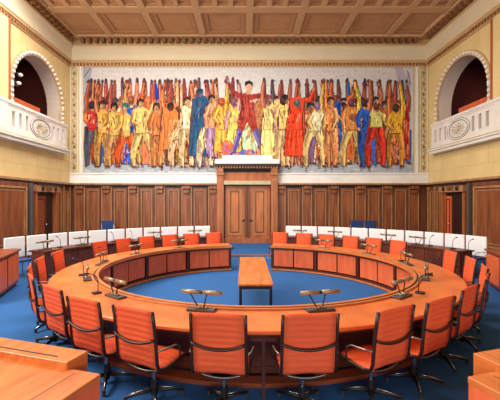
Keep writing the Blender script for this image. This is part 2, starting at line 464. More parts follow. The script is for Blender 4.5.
            for q in range(9):
                u = -.6+1.2*q/8+random.uniform(-.05, .05)
                limb([(x+u*tw*.55, top+8+random.uniform(0, 14)), (hx+u*tw*.8+random.uniform(-1, 1), (robe+top)/2+8), (hx+u*tw*1.0, robe-random.uniform(0, 12))], random.choice([shade(torso, .66), shade(torso, 1.18, 12), shade(torso, .82), shade(torso, 1.08, 20)]), 1.3, 1.0)
        bul = random.uniform(-.6, .8)
        poly([(x-tw/2-.7, top+2), (x, top-1.6), (x+tw/2+.7, top+2), (x*.4+hx*.6+tw*.42+bul, top*.4+hip*.6), (hx+tw*.42+.6, hip+.6), (hx-tw*.42-.6, hip+.6), (x*.4+hx*.6-tw*.42+bul, top*.4+hip*.6)], INK)
        poly([(x-tw/2, top+2.4), (x-tw*.2, top-.6), (x+tw*.2, top-.6), (x+tw/2, top+2.4), (x*.4+hx*.6+tw*.36+bul, top*.4+hip*.6), (hx+tw*.42, hip), (hx-tw*.42, hip), (x*.4+hx*.6-tw*.36+bul, top*.4+hip*.6)], torso)
        for q in range(9):
            u = random.uniform(-.4, .4); v0 = random.uniform(.05, .7); v1 = min(1, v0+random.uniform(.15, .4))
            limb([(x+(hx-x)*v0+u*tw, top+2+(hip-top-3)*v0), (x+(hx-x)*v1+u*tw*.8+random.uniform(-1.4, 1.4), top+2+(hip-top-3)*v1)], random.choice([shade(torso, .7), shade(torso, 1.15, 12), shade(torso, .85), shade(sk, .95)]), random.uniform(1, 2.6), .8)
        if torso != legs: limb([(hx-tw*.40, hip-random.uniform(0, 1.5)), (hx+tw*.40, hip-random.uniform(0, 1.5))], shade(torso, .6), .8)
        if not arms:
            s = random.choice((-1, 1)); up = torso if random.random() < .5 else random.choice([sk, (170, 84, 66), (196, 116, 80)])
            member([(x-s*tw*.42, top+3), (x-s*(tw*.5+random.uniform(0, 1.5)), top-10), (x-s*(tw*.35+random.uniform(-1, 2)), 82+random.uniform(-1, 4))], up, [4.4, 3.2, 2.0]); blob(x-s*tw*.35, 82, 1.4, 2.2, (110, 66, 62), 8)
            arms = ((x+s*tw*.75, top+12, x+s*tw*random.uniform(.1, .8), top+random.uniform(17, 25), torso if random.random() < .6 else sk),)
        for (ex, ey, gx, gy, c) in arms:
            member([(x+(tw*.42 if ex > x else -tw*.42), top+3), (ex, ey), (gx, gy)], c, [4.8, 3.8, 2.6]); blob(gx, gy, 1.6, 1.8, sk, 8)
        hy = top-4 if head is None else head
        limb([(x, top+1), (x, hy)], shade(sk, .85), 3.2, 2.8)
        if random.random() < .45:
            blob(x, hy-.4, 3.6, 4.4, hair); blob(x-.8, hy-1.4, 1.8, 2.2, shade(hair, 1.4)); limb([(x+2.6, hy), (x+3.4, hy+1.4)], sk, 1.2); return
        blob(x, hy-.5, 3.7, 4.5, INK); blob(x+.3, hy-.3, 3.0, 3.8, shade(sk, .9))
        fl = random.choice((-1, 1))
        poly([(x+.3, hy-3.8), (x+fl*3.0, hy-1), (x+fl*2.6, hy+2), (x+.3, hy+3.4)], shade(sk, .68)); limb([(x-1.9, hy-.4), (x+2.2, hy-.4)], shade(sk, .5), .7); limb([(x-1, hy+1.9), (x+1.2, hy+1.9)], (140, 60, 56), .6); limb([(x+.3, hy-.4), (x+.6, hy+1)], shade(sk, .8), .7)
        poly([(x-3.6, hy+1), (x-3.4, hy-3.6), (x, hy-5.2), (x+3.2, hy-4), (x+3.4, hy-.5), (x+1, hy-2), (x-1.6, hy-1.2), (x-2.2, hy+1.4)], hair)
    # people of the second row
    pal = [(226, 150, 80), (214, 104, 58), (230, 184, 104), (196, 80, 56), (206, 140, 90), (232, 200, 140), (150, 110, 160), (60, 100, 170), (222, 128, 70), (190, 150, 70), (210, 90, 70)]
    x = 92
    while x < 404:
        if not 208 < x < 280: figure(x, 107+random.uniform(-4, 5), random.choice(pal), random.choice(pal), tw=9, hip=132+random.uniform(-3, 4), foot=163, stance=random.uniform(2, 6), lean=random.uniform(-3, 3), hair=random.choice([(70, 44, 42), (48, 46, 58), (120, 66, 44), (170, 90, 60)]), sk=random.choice(skin))
        x += random.uniform(7, 10)
    # back-row draped cloths
    for x0, x1, y0, y1, c in ((216, 240, 104, 156, (232, 186, 78)), (262, 277, 102, 158, (222, 204, 120)), (240, 256, 122, 156, (190, 214, 168)), (334, 341, 102, 150, (40, 96, 190)), (326, 333, 96, 162, (232, 136, 72)), (152, 162, 100, 166, (206, 122, 66)), (124, 134, 108, 164, (36, 84, 190)), (156, 162, 100, 128, (46, 110, 196)), (275, 289, 100, 166, (230, 186, 126)), (144, 152, 120, 164, (214, 120, 84)), (346, 352, 96, 160, (214, 110, 64)), (402, 408, 106, 160, (190, 48, 40))):
        poly([(x0, y0+3), (x0+2, y0), (x1-2, y0), (x1, y0+3), (x1+.6, y1), (x0-.6, y1)], c)
        strokes(x0, x1, y0, y1, [tuple(int(v*.76) for v in c), tuple(min(255, int(v*1.16+8)) for v in c), tuple(int(v*.9) for v in c), (214, 150, 90)], int((x1-x0)*3.4), 1.3)
    OC = (214, 168, 76)
    figure(93, 110, (186, 48, 44), (84, 92, 104), hip=130, tw=9, stance=3, hair=(40, 36, 44))
    figure(103, 110, (206, 156, 72), (200, 148, 72), hip=134, tw=10, stance=4)
    figure(115, 112, (196, 166, 84), (206, 150, 96), hip=136, tw=12, stance=4, head=108, hair=(30, 28, 32), arms=((121, 118, 130, 122, OC),))
    figure(126, 114, (212, 172, 90), (228, 92, 40), hip=137, tw=10, stance=7, lean=-1, head=108, hair=(60, 110, 110), arms=((121, 126, 116, 132, OC),))
    figure(141, 108, (224, 186, 110), (230, 200, 124), hip=134, tw=14, stance=9, lean=-2, sk=(226, 190, 130), arms=((149, 118, 154, 104, (222, 180, 104)), (134, 122, 141, 126, (222, 176, 100))))
    limb([(158, 100), (156, 84)], (34, 66, 170), 4.5, 2)
    figure(157, 112, (206, 118, 62), (214, 138, 80), hip=136, tw=8, stance=2)
    figure(171, 104, (228, 122, 62), (226, 148, 90), hip=150, tw=15, stance=5, head=108, hair=(50, 34, 34), sk=(110, 60, 50), robe=150, lean=0)
    figure(177, 128, (232, 178, 128), (236, 194, 150), hip=140, tw=8, stance=4, head=124, hair=(214, 150, 100))
    figure(187, 106, (236, 222, 170), (238, 204, 150), hip=130, tw=9, stance=3, sk=(232, 190, 140), arms=((193, 100, 196, 90, (222, 160, 110)),))
    figure(200, 96, (42, 84, 122), (42, 84, 122), hip=130, tw=14, robe=156, head=94, hair=(40, 60, 90), sk=(120, 110, 130))
    figure(208, 126, (232, 214, 150), (228, 212, 176), hip=142, tw=9, stance=5, lean=3, head=120, hair=(200, 170, 90))
    figure(212, 104, (216, 150, 110), (190, 150, 190), hip=128, tw=8, stance=2, foot=158)
    figure(222, 106, (228, 170, 66), (228, 170, 66), hip=130, tw=10, robe=152, foot=156, head=103, sk=(196, 110, 80), hair=(150, 70, 50))
    figure(234, 108, (238, 198, 96), (238, 198, 96), hip=130, tw=10, robe=152, foot=156, head=103, sk=(210, 150, 140), hair=(110, 70, 80))
    blob(228, 148, 6, 8, (214, 100, 70)); strokes(222, 234, 140, 155, [(220, 80, 60), (230, 140, 90), (160, 110, 150)], 20, 1.6)
    for x in (244, 250, 258): blob(x, 153, 4.5, 3.4, random.choice([(214, 110, 80), (226, 150, 90), (90, 110, 180)]))
    strokes(238, 262, 149, 157, [(220, 120, 80), (90, 110, 190), (230, 170, 110), (190, 90, 70)], 26, 1.4)
    # the tall central orator
    RC = (164, 62, 48); RD = (128, 46, 44); BV = (92, 84, 150)
    for s, kx, fx in ((-1, 240, 233.5), (1, 255, 263)):
        limb([(247+s*2, 116), (kx, 131)], RC, 9, 6.5); limb([(kx, 130), (fx, 154)], BV, 6.2, 4.2); limb([(kx-1.4, 131), (fx-1.2, 152)], (140, 120, 176), 1.6, 1)
        limb([(fx-1, 154), (fx+s*3.4, 155.4)], (70, 60, 110), 2.6, 1.6)
    poly([(240, 96), (246, 93), (254, 96), (253.5, 108), (256, 121), (238, 121), (241.5, 108)], RC); poly([(240, 96), (244, 94), (244, 120), (238, 121), (241.5, 108)], RD)
    limb([(241, 109), (253.5, 109)], (90, 40, 40), 1.5); strokes(241, 254, 96, 119, [RD, (190, 84, 62), (176, 70, 56)], 26, 1.4)
    limb([(242, 98), (233, 92), (228, 83)], (150, 56, 50), 5, 3.2); blob(227, 79, 1.7, 2.8, (150, 110, 100), 8)
    limb([(253, 97), (263, 95), (271, 98)], (150, 60, 54), 4.4, 3.2); limb([(270, 99), (258, 100), (250, 102)], (214, 176, 156), 2.6, 2.0)
    limb([(248, 95), (248, 88)], (214, 158, 120), 3.4); blob(248.5, 87, 3.4, 4.2, (222, 166, 130)); poly([(244.8, 87), (245, 82.6), (249, 81), (252.6, 83), (252.4, 86), (249, 84.4)], (46, 44, 50))
    figure(268, 106, (220, 206, 124), (220, 206, 124), hip=130, tw=10, robe=156, foot=158, head=102, sk=(200, 140, 140), hair=(120, 80, 80))
    figure(283, 104, (226, 196, 110), (234, 196, 140), hip=130, tw=10, stance=4, head=102, sk=(224, 180, 140), arms=((277, 110, 275, 122, (226, 186, 110)),))
    figure(297, 98, (226, 70, 38), (226, 70, 38), hip=130, tw=14, robe=156, head=104, hair=(80, 90, 90), sk=(200, 140, 110), lean=2, arms=((310, 100, 313, 90, (228, 76, 44)),))
    figure(317, 112, (236, 224, 180), (240, 206, 132), hip=132, tw=13, stance=7, lean=3, head=107, hair=(110, 90, 120), sk=(232, 194, 140), arms=((308, 122, 312, 130, (238, 190, 120)),))
    figure(330, 106, (232, 140, 76), (232, 156, 96), hip=132, tw=8, stance=2)
    figure(351, 108, (216, 146, 74), (236, 200, 124), hip=131, tw=17, stance=8, lean=-1, head=104, hair=(96, 52, 70), sk=(222, 150, 90), arms=((342, 120, 344, 132, (224, 150, 84)), (358, 98, 354, 84, (230, 196, 88))))
    blob(353, 118, 5, 4, (150, 92, 70))
    figure(364, 108, (40, 94, 188), (40, 90, 180), hip=132, tw=9, stance=3)
    figure(376, 112, (212, 204, 116), (214, 58, 40), hip=128, tw=14, stance=7, lean=1, head=107, hair=(90, 44, 50), sk=(206, 150, 90), arms=((384, 120, 387, 130, (226, 190, 110)),))
    limb([(372, 140), (374, 166)], (60, 104, 190), 4, 3)
    figure(395, 113, (222, 166, 54), (214, 144, 60), hip=134, tw=15, stance=6, head=109, hair=(62, 46, 42), sk=(190, 130, 80), arms=((402, 104, 399, 84, (232, 184, 70)), (386, 124, 392, 130, (222, 170, 70))))
    strokes(390, 399, 138, 160, [(224, 130, 90), (236, 180, 120), (190, 90, 60)], 24, 1.6)
    # broken brushwork: short strokes that vary the colour already lying there
    K2 = [[((verts[i][0]+.2)/K+244.7, 201-(verts[i][2]-2.1)/K) for i in f] for f in faces]
    BB = [(min(q[0] for q in f), max(q[0] for q in f), min(q[1] for q in f), max(q[1] for q in f)) for f in K2]
    raw = list(cols); NB = len(K2)
    def inside(f, x, y):
        c = False; j = len(f)-1
        for i in range(len(f)):
            if (f[i][1] > y) != (f[j][1] > y) and x < (f[j][0]-f[i][0])*(y-f[i][1])/(f[j][1]-f[i][1])+f[i][0]: c = not c
            j = i
        return c
    for _ in range(2600):
        x = random.uniform(88, 408); y = random.uniform(79, 169)
        for k in range(NB-1, -1, -1):
            q = BB[k]
            if q[0] <= x <= q[1] and q[2] <= y <= q[3] and inside(K2[k], x, y): break
        else: continue
        if k < 130: continue
        f = random.choice((.55, .66, .76, .86, 1.1, 1.18, 1.28)); c = raw[k]; g = random.uniform(-.05, .05)
        l = random.uniform(1.5, 5); an = random.gauss(PI/2, .5)
        limb([(x, y), (x+l*math.cos(an)*.6, y+l*math.sin(an))], (0, 0, 0), random.uniform(.7, 1.8), .5)
        cols[-1] = tuple(max(0, min(1, v*f*(1.12 if n == 0 and f < 1 else 1)+g*.3*(1 if n == 0 else -1))) for n, v in enumerate(c))
    me = bpy.data.meshes.new('mural'); me.from_pydata(verts, [], faces); me.update()
    at = me.color_attributes.new('pigment', 'FLOAT_COLOR', 'CORNER')
    for p, c in zip(me.polygons, cols):
        for li in p.loop_indices: at.data[li].color = (*c, 1)
    m = bpy.data.materials.new('painted_plaster'); m.use_nodes = True
    nt = m.node_tree; bs = nt.nodes['Principled BSDF']; bs.inputs['Roughness'].default_value = .85; bs.inputs['Specular IOR Level'].default_value = .15
    av = nt.nodes.new('ShaderNodeVertexColor'); av.layer_name = 'pigment'
    tc = nt.nodes.new('ShaderNodeTexCoord'); nz = nt.nodes.new('ShaderNodeTexNoise'); nz.inputs['Scale'].default_value = 9; nz.inputs['Detail'].default_value = 6
    mx = nt.nodes.new('ShaderNodeMixRGB'); mx.blend_type = 'OVERLAY'; mx.inputs['Fac'].default_value = .35
    nt.links.new(tc.outputs['Object'], nz.inputs['Vector']); nt.links.new(av.outputs['Color'], mx.inputs['Color1'])
    nt.links.new(nz.outputs['Fac'], mx.inputs['Color2']); nt.links.new(mx.outputs['Color'], bs.inputs['Base Color'])
    me.materials.append(m)
    o = bpy.data.objects.new('mural', me); COL.objects.link(o)
    tag(o, 'wide painted mural of a crowd with raised arms on back wall', 'mural')
    # the panel that carries the paint
    b = MB(); b.box(-7.78, 7.69, D-.049, D-.02, 3.42, 8.34, 'marble'); b.build('backing_panel', o)
build_mural()

# ------------------------------------------------------------------ wainscot, back wall
b = MB()
def wframe(b, u0, u1, z0, z1, w, d0, d1, m, F):
    """frame of four boxes on a wall plane; F(u0,u1,d0,d1,z0,z1,m) adds a box"""
    F(u0, u1, d0, d1, z0, z0+w, m); F(u0, u1, d0, d1, z1-w, z1, m)
    F(u0, u0+w, d0, d1, z0+w, z1-w, m); F(u1-w, u1, d0, d1, z0+w, z1-w, m)
def Fb(u0, u1, d0, d1, z0, z1, m): b.box(u0, u1, D-d1, D-d0, z0, z1, m)
BAY = 1.243; PZ = .15
for sx in (-1, 1):
    e = -1.50 if sx < 0 else 1.30
    u0, u1 = sorted((e, sx*(W-.02)))
    Fb(u0, u1, 0, .05, PZ, 2.93, 'wain')
    Fb(u0, u1, 0, .22, 2.86, 2.93, 'wain_mould'); Fb(u0, u1, 0, .17, 2.79, 2.86, 'wain_dark')
    Fb(u0, u1, 0, .10, PZ, PZ+.25, 'wain'); Fb(u0, u1, 0, .13, PZ, PZ+.08, 'wain_dark')
first = {-1: -1.66, 1: 1.46}
for sx in (-1, 1):
    for k in range(6):
        c = first[sx]+sx*k*BAY
        if abs(c) > W: continue
        # pilaster strip with bracket
        Fb(c-.21, c+.21, .05, .09, PZ+.25, 2.79, 'wain_panel')
        Fb(c-.24, c-.20, .05, .12, PZ+.25, 2.79, 'wain_mould'); Fb(c+.20, c+.24, .05, .12, PZ+.25, 2.79, 'wain_mould')
        Fb(c-.17, c+.17, .09, .24, 2.66, 2.79, 'wain_panel'); Fb(c-.14, c+.14, .09, .20, 2.48, 2.61, 'wain_panel'); Fb(c-.15, c+.15, .09, .18, 2.62, 2.66, 'wain_dark')
        b.sphere((c, D-.19, 2.73), .06, 'wain_dark', 8)
        m_ = c+sx*BAY/2
        if abs(m_) > W-.35: continue
        Fb(m_-.42, m_+.42, .05, .06, PZ+.25, 2.79, 'wain_dark')
        wframe(b, m_-.34, m_+.34, PZ+.27, 2.71, .09, .05, .12, 'wain', Fb)
        wframe(b, m_-.25, m_+.25, PZ+.36, 2.62, .035, .05, .13, 'wain_mould', Fb)
        Fb(m_-.19, m_+.19, .05, .085, PZ+.42, 2.56, 'wain_panel')
        
struct(b.build('trim_8'), 'brown wood panelling along the back wall under the mural', 'panelling')

# ------------------------------------------------------------------ wainscot, side walls
def side_wain(sx, name, side):
    b = MB(); X = Matrix.Scale(sx, 4, (1, 0, 0))
    def F(u0, u1, d0, d1, z0, z1, m): b.box(W-d1, W-d0, u0, u1, z0, z1, m, X)
    F(YF, D-.02, 0, .05, 0, 2.93, 'wain'); F(YF, D-.22, 0, .22, 2.85, 2.93, 'wain_mould'); F(YF, D-.2, 0, .16, 2.77, 2.85, 'wain_dark')
    F(YF, 13.35, 0, .10, 0, .30, 'wain'); F(15.1, D-.1, 0, .10, .15, .4, 'wain')
    # strips and narrow panels in the far corner
    for c in (15.42, 16.0):
        wframe(b, c-.22, c+.22, .45, 2.62, .07, .05, .11, 'wain', F); wframe(b, c-.15, c+.15, .52, 2.55, .03, .05, .12, 'wain_mould', F)
        F(c-.12, c+.12, .05, .07, .55, 2.52, 'wain_panel')
    for c in (15.15, 15.71, 16.28): F(c-.03, c+.03, .05, .14, .3, 2.77, 'wain_mould')
    # projecting pier with a large panel, nearer the camera
    F(13.0, 13.3, .05, .07, 0, 2.77, 'wain_dark'); F(13.02, 13.14, .05, .30, .15, 2.77, 'slot')
    for y1 in (12.95, 11.0, 9.0, 7.0, 5.0, 3.0):
        y0 = y1-1.85
        F(y0, y1, .05, .22, 0, 2.77, 'wain'); wframe(b, y0+.12, y1-.12, .5, 2.62, .07, .22, .27, 'wain_mould', F)
        wframe(b, y0+.24, y1-.24, .62, 2.50, .04, .22, .25, 'wain_mould', F); F(y0+.28, y1-.28, .22, .24, .66, 2.46, 'wain_panel'); F(y0, y1, .22, .26, .30, .40, 'wain_dark')
    struct(b.build(name), 'brown wood panelling along the %s wall below the balcony' % side, 'panelling')
side_wain(-1, 'trim_9', 'left'); side_wain(1, 'trim_10', 'right')

# ------------------------------------------------------------------ side doors
def side_door(sx, name, side):
    X = Matrix.Scale(sx, 4, (1, 0, 0)); b = MB()
    def F(u0, u1, d0, d1, z0, z1, m): b.box(W-d1, W-d0, u0, u1, z0, z1, m, X)
    F(13.40, 13.56, .05, .22, .0, 2.5, 'portal'); F(14.86, 15.04, .05, .22, .15, 2.5, 'portal')
    F(13.36, 15.08, .05, .30, 2.46, 2.76, 'wain_mould'); F(13.36, 15.08, .05, .34, 2.72, 2.77, 'wain_dark')
    for y in (13.75, 14.68): b.sphere((W-.31, y, 2.60), .10, 'wain_dark', 10, X, (.5, 1, 1))
    F(14.0, 14.4, .30, .33, 2.53, 2.68, 'wain'); F(13.56, 14.86, .05, .07, .15, 2.46, 'wain_dark')
    o = struct(b.build(name), 'wooden side door with carved lintel in the %s panelling' % side, 'door')
    ya, yb = (13.60, 14.30) if sx < 0 else (14.46, 14.84)
    b = MB(); F(ya, yb, .07, .12, .16, 2.30, 'wood_desk' if sx < 0 else 'wood_red'); wframe(b, ya+.06, yb-.06, .3, 2.2, .04, .12, .14, 'wood_dark', F)  # right leaf: its red-lit look is put into the colour
    lf = b.build('door_leaf', o)
    ya, yb = (14.36, 14.82) if sx < 0 else (13.60, 14.40)
    b = MB(); F(ya, yb, .07, .10, .16, 2.30, 'wain_dark'); b.build('door_leaf', o)  # on the right, dark sheet painted in for the shade of an open doorway
    b = MB(); b.sphere((W-.17, 14.25 if sx < 0 else 14.52, 1.15), .04, 'chrome', 8, X); b.build('door_knob', lf)
side_door(-1, 'door_2', 'left'); side_door(1, 'door_3', 'right')

# ------------------------------------------------------------------ portal
PC = -.08
b = MB()
def Fp(u0, u1, d0, d1, z0, z1, m): b.box(PC+u0, PC+u1, D-d1, D-d0, z0, z1, m)
for s in (-1, 1):
    Fp(s*1.08, s*1.40, 0, .36, .15, 3.62, 'portal'); Fp(s*1.13, s*1.35, .36, .39, .5, 3.1, 'wain_mould'); Fp(s*1.16, s*1.32, .39, .40, .55, 3.05, 'portal')
    Fp(s*1.06, s*1.42, .36, .42, .15, .42, 'portal'); Fp(s*1.06, s*1.42, .30, .42, 3.30, 3.40, 'wain_mould')
    Fp(s*1.11, s*1.37, .36, .44, 3.40, 3.60, 'portal')
Fp(-1.40, 1.40, 0, .36, 3.55, 3.70, 'wain_dark'); Fp(-1.50, 1.50, 0, .52, 3.70, 3.80, 'wain_dark')
for k in range(22): Fp(-1.38+k*.13-.035, -1.38+k*.13+.035, .36, .46, 3.60, 3.70, 'wain_mould')
Fp(-1.08, 1.08, 0, .26, 3.06, 3.42, 'portal'); Fp(-1.08, 1.08, 0, .14, 3.42, 3.55, 'wain_dark')
Fp(-1.08, 1.08, 0, .34, 2.86, 3.04, 'stoned'); Fp(-1.04, 1.04, 0, .24, 2.80, 2.90, 'wain_dark')
Fp(-1.08, 1.08, 0, .10, .15, 2.9, 'wain_dark'); Fp(-1.06, 1.06, .10, .26, .15, .38, 'portal')
o = struct(b.build('door_1'), 'tall wooden double door with portal in the middle of the back wall', 'door')
for s in (-1, 1):
    b = MB(); wframe(b, *sorted((PC+s*.12, PC+s*1.04)), .38, 2.80, .14, .10, .16, 'portal', Fb)
    wframe(b, *sorted((PC+s*.26, PC+s*.90)), .52, 2.66, .05, .10, .18, 'wain_mould', Fb); Fb(*sorted((PC+s*.31, PC+s*.85)), .10, .14, .57, 2.61, 'door_wood')
    wframe(b, *sorted((PC+s*.38, PC+s*.78)), .64, 2.54, .03, .14, .155, 'wain_dark', Fb)
    lf = b.build('door_leaf', o)
    b = MB(); b.cyl((0, 0), .05, -.02, .02, 'black', 12, Matrix.Translation((PC+s*.16, D-.18, 1.2)) @ Matrix.Rotation(PI/2, 4, 'X')); b.tube([(PC+s*.16, D-.18, 1.2), (PC+s*.16, D-.25, 1.2), (PC+s*.28, D-.25, 1.2)], .018, 'black'); b.build('door_handle', lf)
b = MB(); Fp(-.115, -.01, .10, .21, .38, 2.80, 'wain'); Fp(.01, .115, .10, .21, .38, 2.80, 'wain'); b.build('meeting_stile', o)
b = MB(); Fp(-1.46, 1.46, 0, .46, 3.80, 4.02, 'marble'); Fp(-1.15, 1.15, 0, .38, 4.02, 4.20, 'marble')
struct(b.build('trim_11'), 'stepped white marble block on top of the door portal', 'ledge')

# ------------------------------------------------------------------ balconies
def balcony(sx, side):
    X = Matrix.Scale(sx, 4, (1, 0, 0))
    t = thing('balcony', 'carved white stone balcony under the arch of the %s wall' % side, 'balcony', (sx*W, AY, AB), 0)
    T = Matrix.Translation((-sx*W, -AY, -AB)) @ X
    p = .25
    def part(name): o_ = b.build(name, t); return o_
    y0, y1 = 11.0, 15.72
    b = MB(); b.box(W-p-.08, W+.5, y0, y1+.05, 4.18, 4.30, 'stone', T); b.box(W-p-.14, W, y0, y1+.10, 4.30, 4.36, 'stone', T)
    n = 34
    for k in range(n): b.box(W-p-.10, W-p, y0+.1+k*(y1-y0-.1)/n, y0+.17+k*(y1-y0-.1)/n, 4.36, 4.41, 'stoned', T)
    b.box(W-p-.03, W, y0, y1, 4.36, 4.50, 'stone', T); part('floor_slab')
    b = MB(); b.box(W-p-.05, W-p+.22, y0, y1, 5.40, 5.50, 'stone', T); b.box(W-p-.02, W-p+.2, y0, y1, 5.34, 5.40, 'stone', T); part('handrail')
    b = MB()
    edges = [y0, 12.0, 12.20, 12.38, 12.58, 12.76, 12.96, 14.56, 14.74, 14.94, 15.12, 15.32, 15.50, y1]
    slots = [12.10, 12.48, 12.86, 14.65, 15.03, 15.40]
    cuts = sorted([(s_-.08, s_+.08) for s_ in slots]); y = y0
    for a, c in cuts+[(y1, y1)]:
        b.box(W-p, W-p+.14, y, a, 4.50, 5.34, 'stone', T)
        if c > a:
            b.box(W-p, W-p+.14, a, c, 4.50, 4.66, 'stone', T); b.box(W-p, W-p+.14, a, c, 5.20, 5.34, 'stone', T)
        y = c
    b.box(W-p+.14, W, y1-.14, y1, 4.5, 5.34, 'stone', T)
    b.box(W-p-.04, W-p, y0, 11.72, 4.50, 5.34, 'stone', T)
    part('parapet')
    b = MB(); c0 = (13.76, 4.92)
    for rr, th, m_ in ((.74, .012, 'slot'), (.70, .022, 'stone'), (.60, .012, 'slot')):
        b.tube([(W-p-.005, c0[0]+rr*.98*math.cos(2*PI*k/32), c0[1]+rr*.54*math.sin(2*PI*k/32)) for k in range(32)], th, m_, 6, T, True)
    for k in range(12):
        a = 2*PI*k/12; b.tube([(W-p-.005, c0[0]+.12*math.cos(a), c0[1]+.08*math.sin(a)), (W-p-.02, c0[0]+.30*math.cos(a+.3), c0[1]+.18*math.sin(a+.3)), (W-p-.005, c0[0]+.42*math.cos(a), c0[1]+.26*math.sin(a))], .014, 'stoned', 5, T)
    b.sphere((W-p, c0[0], c0[1]), .08, 'stoned', 8, T, (.4, 1, 1)); part('medallion')
    # bench rail inside the gallery
    o = thing('bench', 'orange wooden bench behind the %s balcony parapet' % side, 'bench', (sx*(W+.95), 13.9, AB))
    T2 = Matrix.Translation((-sx*(W+.95), -13.9, -AB)) @ X
    b = MB(); b.bbox(W+.70, W+.78, 12.5, 15.3, 5.45, 6.12, 'wood_red', .01, T2); b.build('backrest', o)
    b = MB(); b.bbox(W+.78, W+1.2, 12.5, 15.2, AB+.42, AB+.48, 'wood_top', .01, T2); b.build('seat', o)
    for yy in (12.6, 15.1):
        b = MB(); b.box(W+.72, W+1.18, yy-.03, yy+.03, AB, 5.16 if False else AB+.42, 'wood_dark', T2); b.box(W+.70, W+.78, yy-.03, yy+.03, AB+.42, 5.5, 'wood_dark', T2); b.build('bench_end', o)
balcony(-1, 'left'); balcony(1, 'right')
# spotlights standing on the left balcony
o = thing('spotlight_stand', 'black stand with four white spotlights on the left balcony', 'spotlight', (-W-.2, 12.72, AB))
b = MB(); b.tube([(0, 0, .02), (0, 0, 2.7)], .05, 'black'); b.tube([(0, -.3, 2.05), (0, .3, 2.05)], .03, 'black'); b.tube([(0, -.3, 2.5), (0, .35, 2.5)], .03, 'black'); b.cyl((0, 0), .22, 0, .03, 'black'); b.build('stand', o)
for y, z in ((-.22, 1.98), (.2, 2.12), (-.10, 2.60), (.30, 2.46)):
    b = MB(); b.sphere((.09, y, z), .085, 'lampw', 12, None, (1.1, 1, .8)); b.tube([(-.12, y, z+.03), (.07, y, z+.01)], .085, 'black', 10); b.build('spotlight_head', o)
o = thing('camera_tripod', 'small tripod with camera standing on the right balcony', 'tripod', (W+.25, 12.95, AB))
b = MB()
for a in (0, 2.1, 4.2): b.tube([(.22*math.cos(a), .22*math.sin(a), .01), (0, 0, 1.15)], .018, 'chrome')
b.build('tripod_legs', o)
b = MB(); b.bbox(-.12, .12, -.09, .09, 1.15, 1.35, 'goldl'); b.tube([(-.12, 0, 1.25), (-.25, 0, 1.25)], .05, 'black'); b.build('camera_body', o)

# ------------------------------------------------------------------ the ring table
RI, RO, TZ = 3.08, 3.87, .74
GA = math.radians(169.0)             # ends of the C, the aisle lies at the far side
t = thing('ring_table', 'round orange wood council table, open at the far aisle', 'table', (0, RY, 0))
def rpart(bm, name, par=None):
    bm.v = [(x, y-RY, z) for x, y, z in bm.v]
    return bm.build(name, par or t)
b = MB(); b.arc([(RI, TZ-.045), (RO-.01, TZ-.045), (RO, TZ-.035), (RO, TZ-.008), (RO-.008, TZ), (RI, TZ)], -GA, GA, 132, 'wood_top')
top = rpart(b, 'tabletop')
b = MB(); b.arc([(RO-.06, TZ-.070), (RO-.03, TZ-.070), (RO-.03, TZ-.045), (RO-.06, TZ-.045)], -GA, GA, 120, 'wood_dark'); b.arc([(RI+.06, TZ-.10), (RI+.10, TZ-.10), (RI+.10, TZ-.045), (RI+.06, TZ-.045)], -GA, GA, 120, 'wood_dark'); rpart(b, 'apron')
b = MB(); b.arc([(RI, TZ), (RI+.055, TZ), (RI+.055, TZ+.032), (RI, TZ+.032)], -GA, GA, 132, 'wood_edge'); b.arc([(RI+.062, TZ), (RI+.085, TZ), (RI+.085, TZ+.012), (RI+.062, TZ+.012)], -GA, GA, 132, 'wood_dark'); b.arc([(RI+.09, TZ), (RI+.12, TZ), (RI+.12, TZ+.026), (RI+.09, TZ+.026)], -GA, GA, 132, 'wood_edge')
rpart(b, 'raised_rim')
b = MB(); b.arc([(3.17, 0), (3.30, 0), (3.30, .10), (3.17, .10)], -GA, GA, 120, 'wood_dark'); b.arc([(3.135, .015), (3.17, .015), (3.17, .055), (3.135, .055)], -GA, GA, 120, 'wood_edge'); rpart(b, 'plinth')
b = MB(); b.arc([(3.42, 0), (3.60, 0), (3.60, .05), (3.42, .05)], -math.radians(70), math.radians(70), 60, 'wood_desk'); rpart(b, 'foot_rail')
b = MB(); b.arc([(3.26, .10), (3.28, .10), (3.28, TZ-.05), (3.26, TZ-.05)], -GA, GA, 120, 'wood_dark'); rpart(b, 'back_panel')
SEAM = 23.4
k = 0
bay = 2*169.0/14
for i in range(14):
    a0 = -169+i*bay
    for j in range(2):
        c = a0+bay*(.27 if j == 0 else .73); h = bay*.215
        b = MB(); b.arc([(3.20, .13), (3.235, .13), (3.235, .64), (3.20, .64)], math.radians(c-h), math.radians(c+h), 8, 'wood_red'); rpart(b, 'modesty_panel')
for i in range(15):
    a0 = -169+i*bay
    a0 = max(-168.6, min(168.6, a0)); x, y = ring(a0, 3.80 if abs(a0) < 5 else 3.45)
    X = Matrix.Translation((x, y, 0)) @ Matrix.Rotation(math.radians(a0), 4, 'Z')
    b = MB(); b.box(-.017, .017, -.017, .017, 0, TZ-.085, 'wood_dark', X); b.box(-.14, .14, -.02, .02, TZ-.13, TZ-.085, 'wood_dark', X); rpart(b, 'leg')
    x, y = ring(a0, 3.22); X = Matrix.Translation((x, y, 0)) @ Matrix.Rotation(math.radians(a0), 4, 'Z')
    b = MB(); b.box(-.03, .03, -.03, .03, .1, TZ-.05, 'wood_dark', X); rpart(b, 'panel_post')

# centre table
o = thing('narrow_table', 'long narrow honey wood table in the middle of the ring', 'table', (-.02, 7.1, 0))
b = MB(); b.bbox(-.29, .29, -1.38, 1.38, .715, .75, 'wood_pale', .006); b.build('tabletop', o)
b = MB(); b.box(-.27, .27, -1.36, 1.36, .66, .715, 'black'); b.build('apron', o)
for sx in (-1, 1):
    for sy in (-1, 1):
        b = MB(); b.box(sx*.225, sx*.27, sy*1.31, sy*1.36, 0, .66, 'black'); b.build('leg', o)

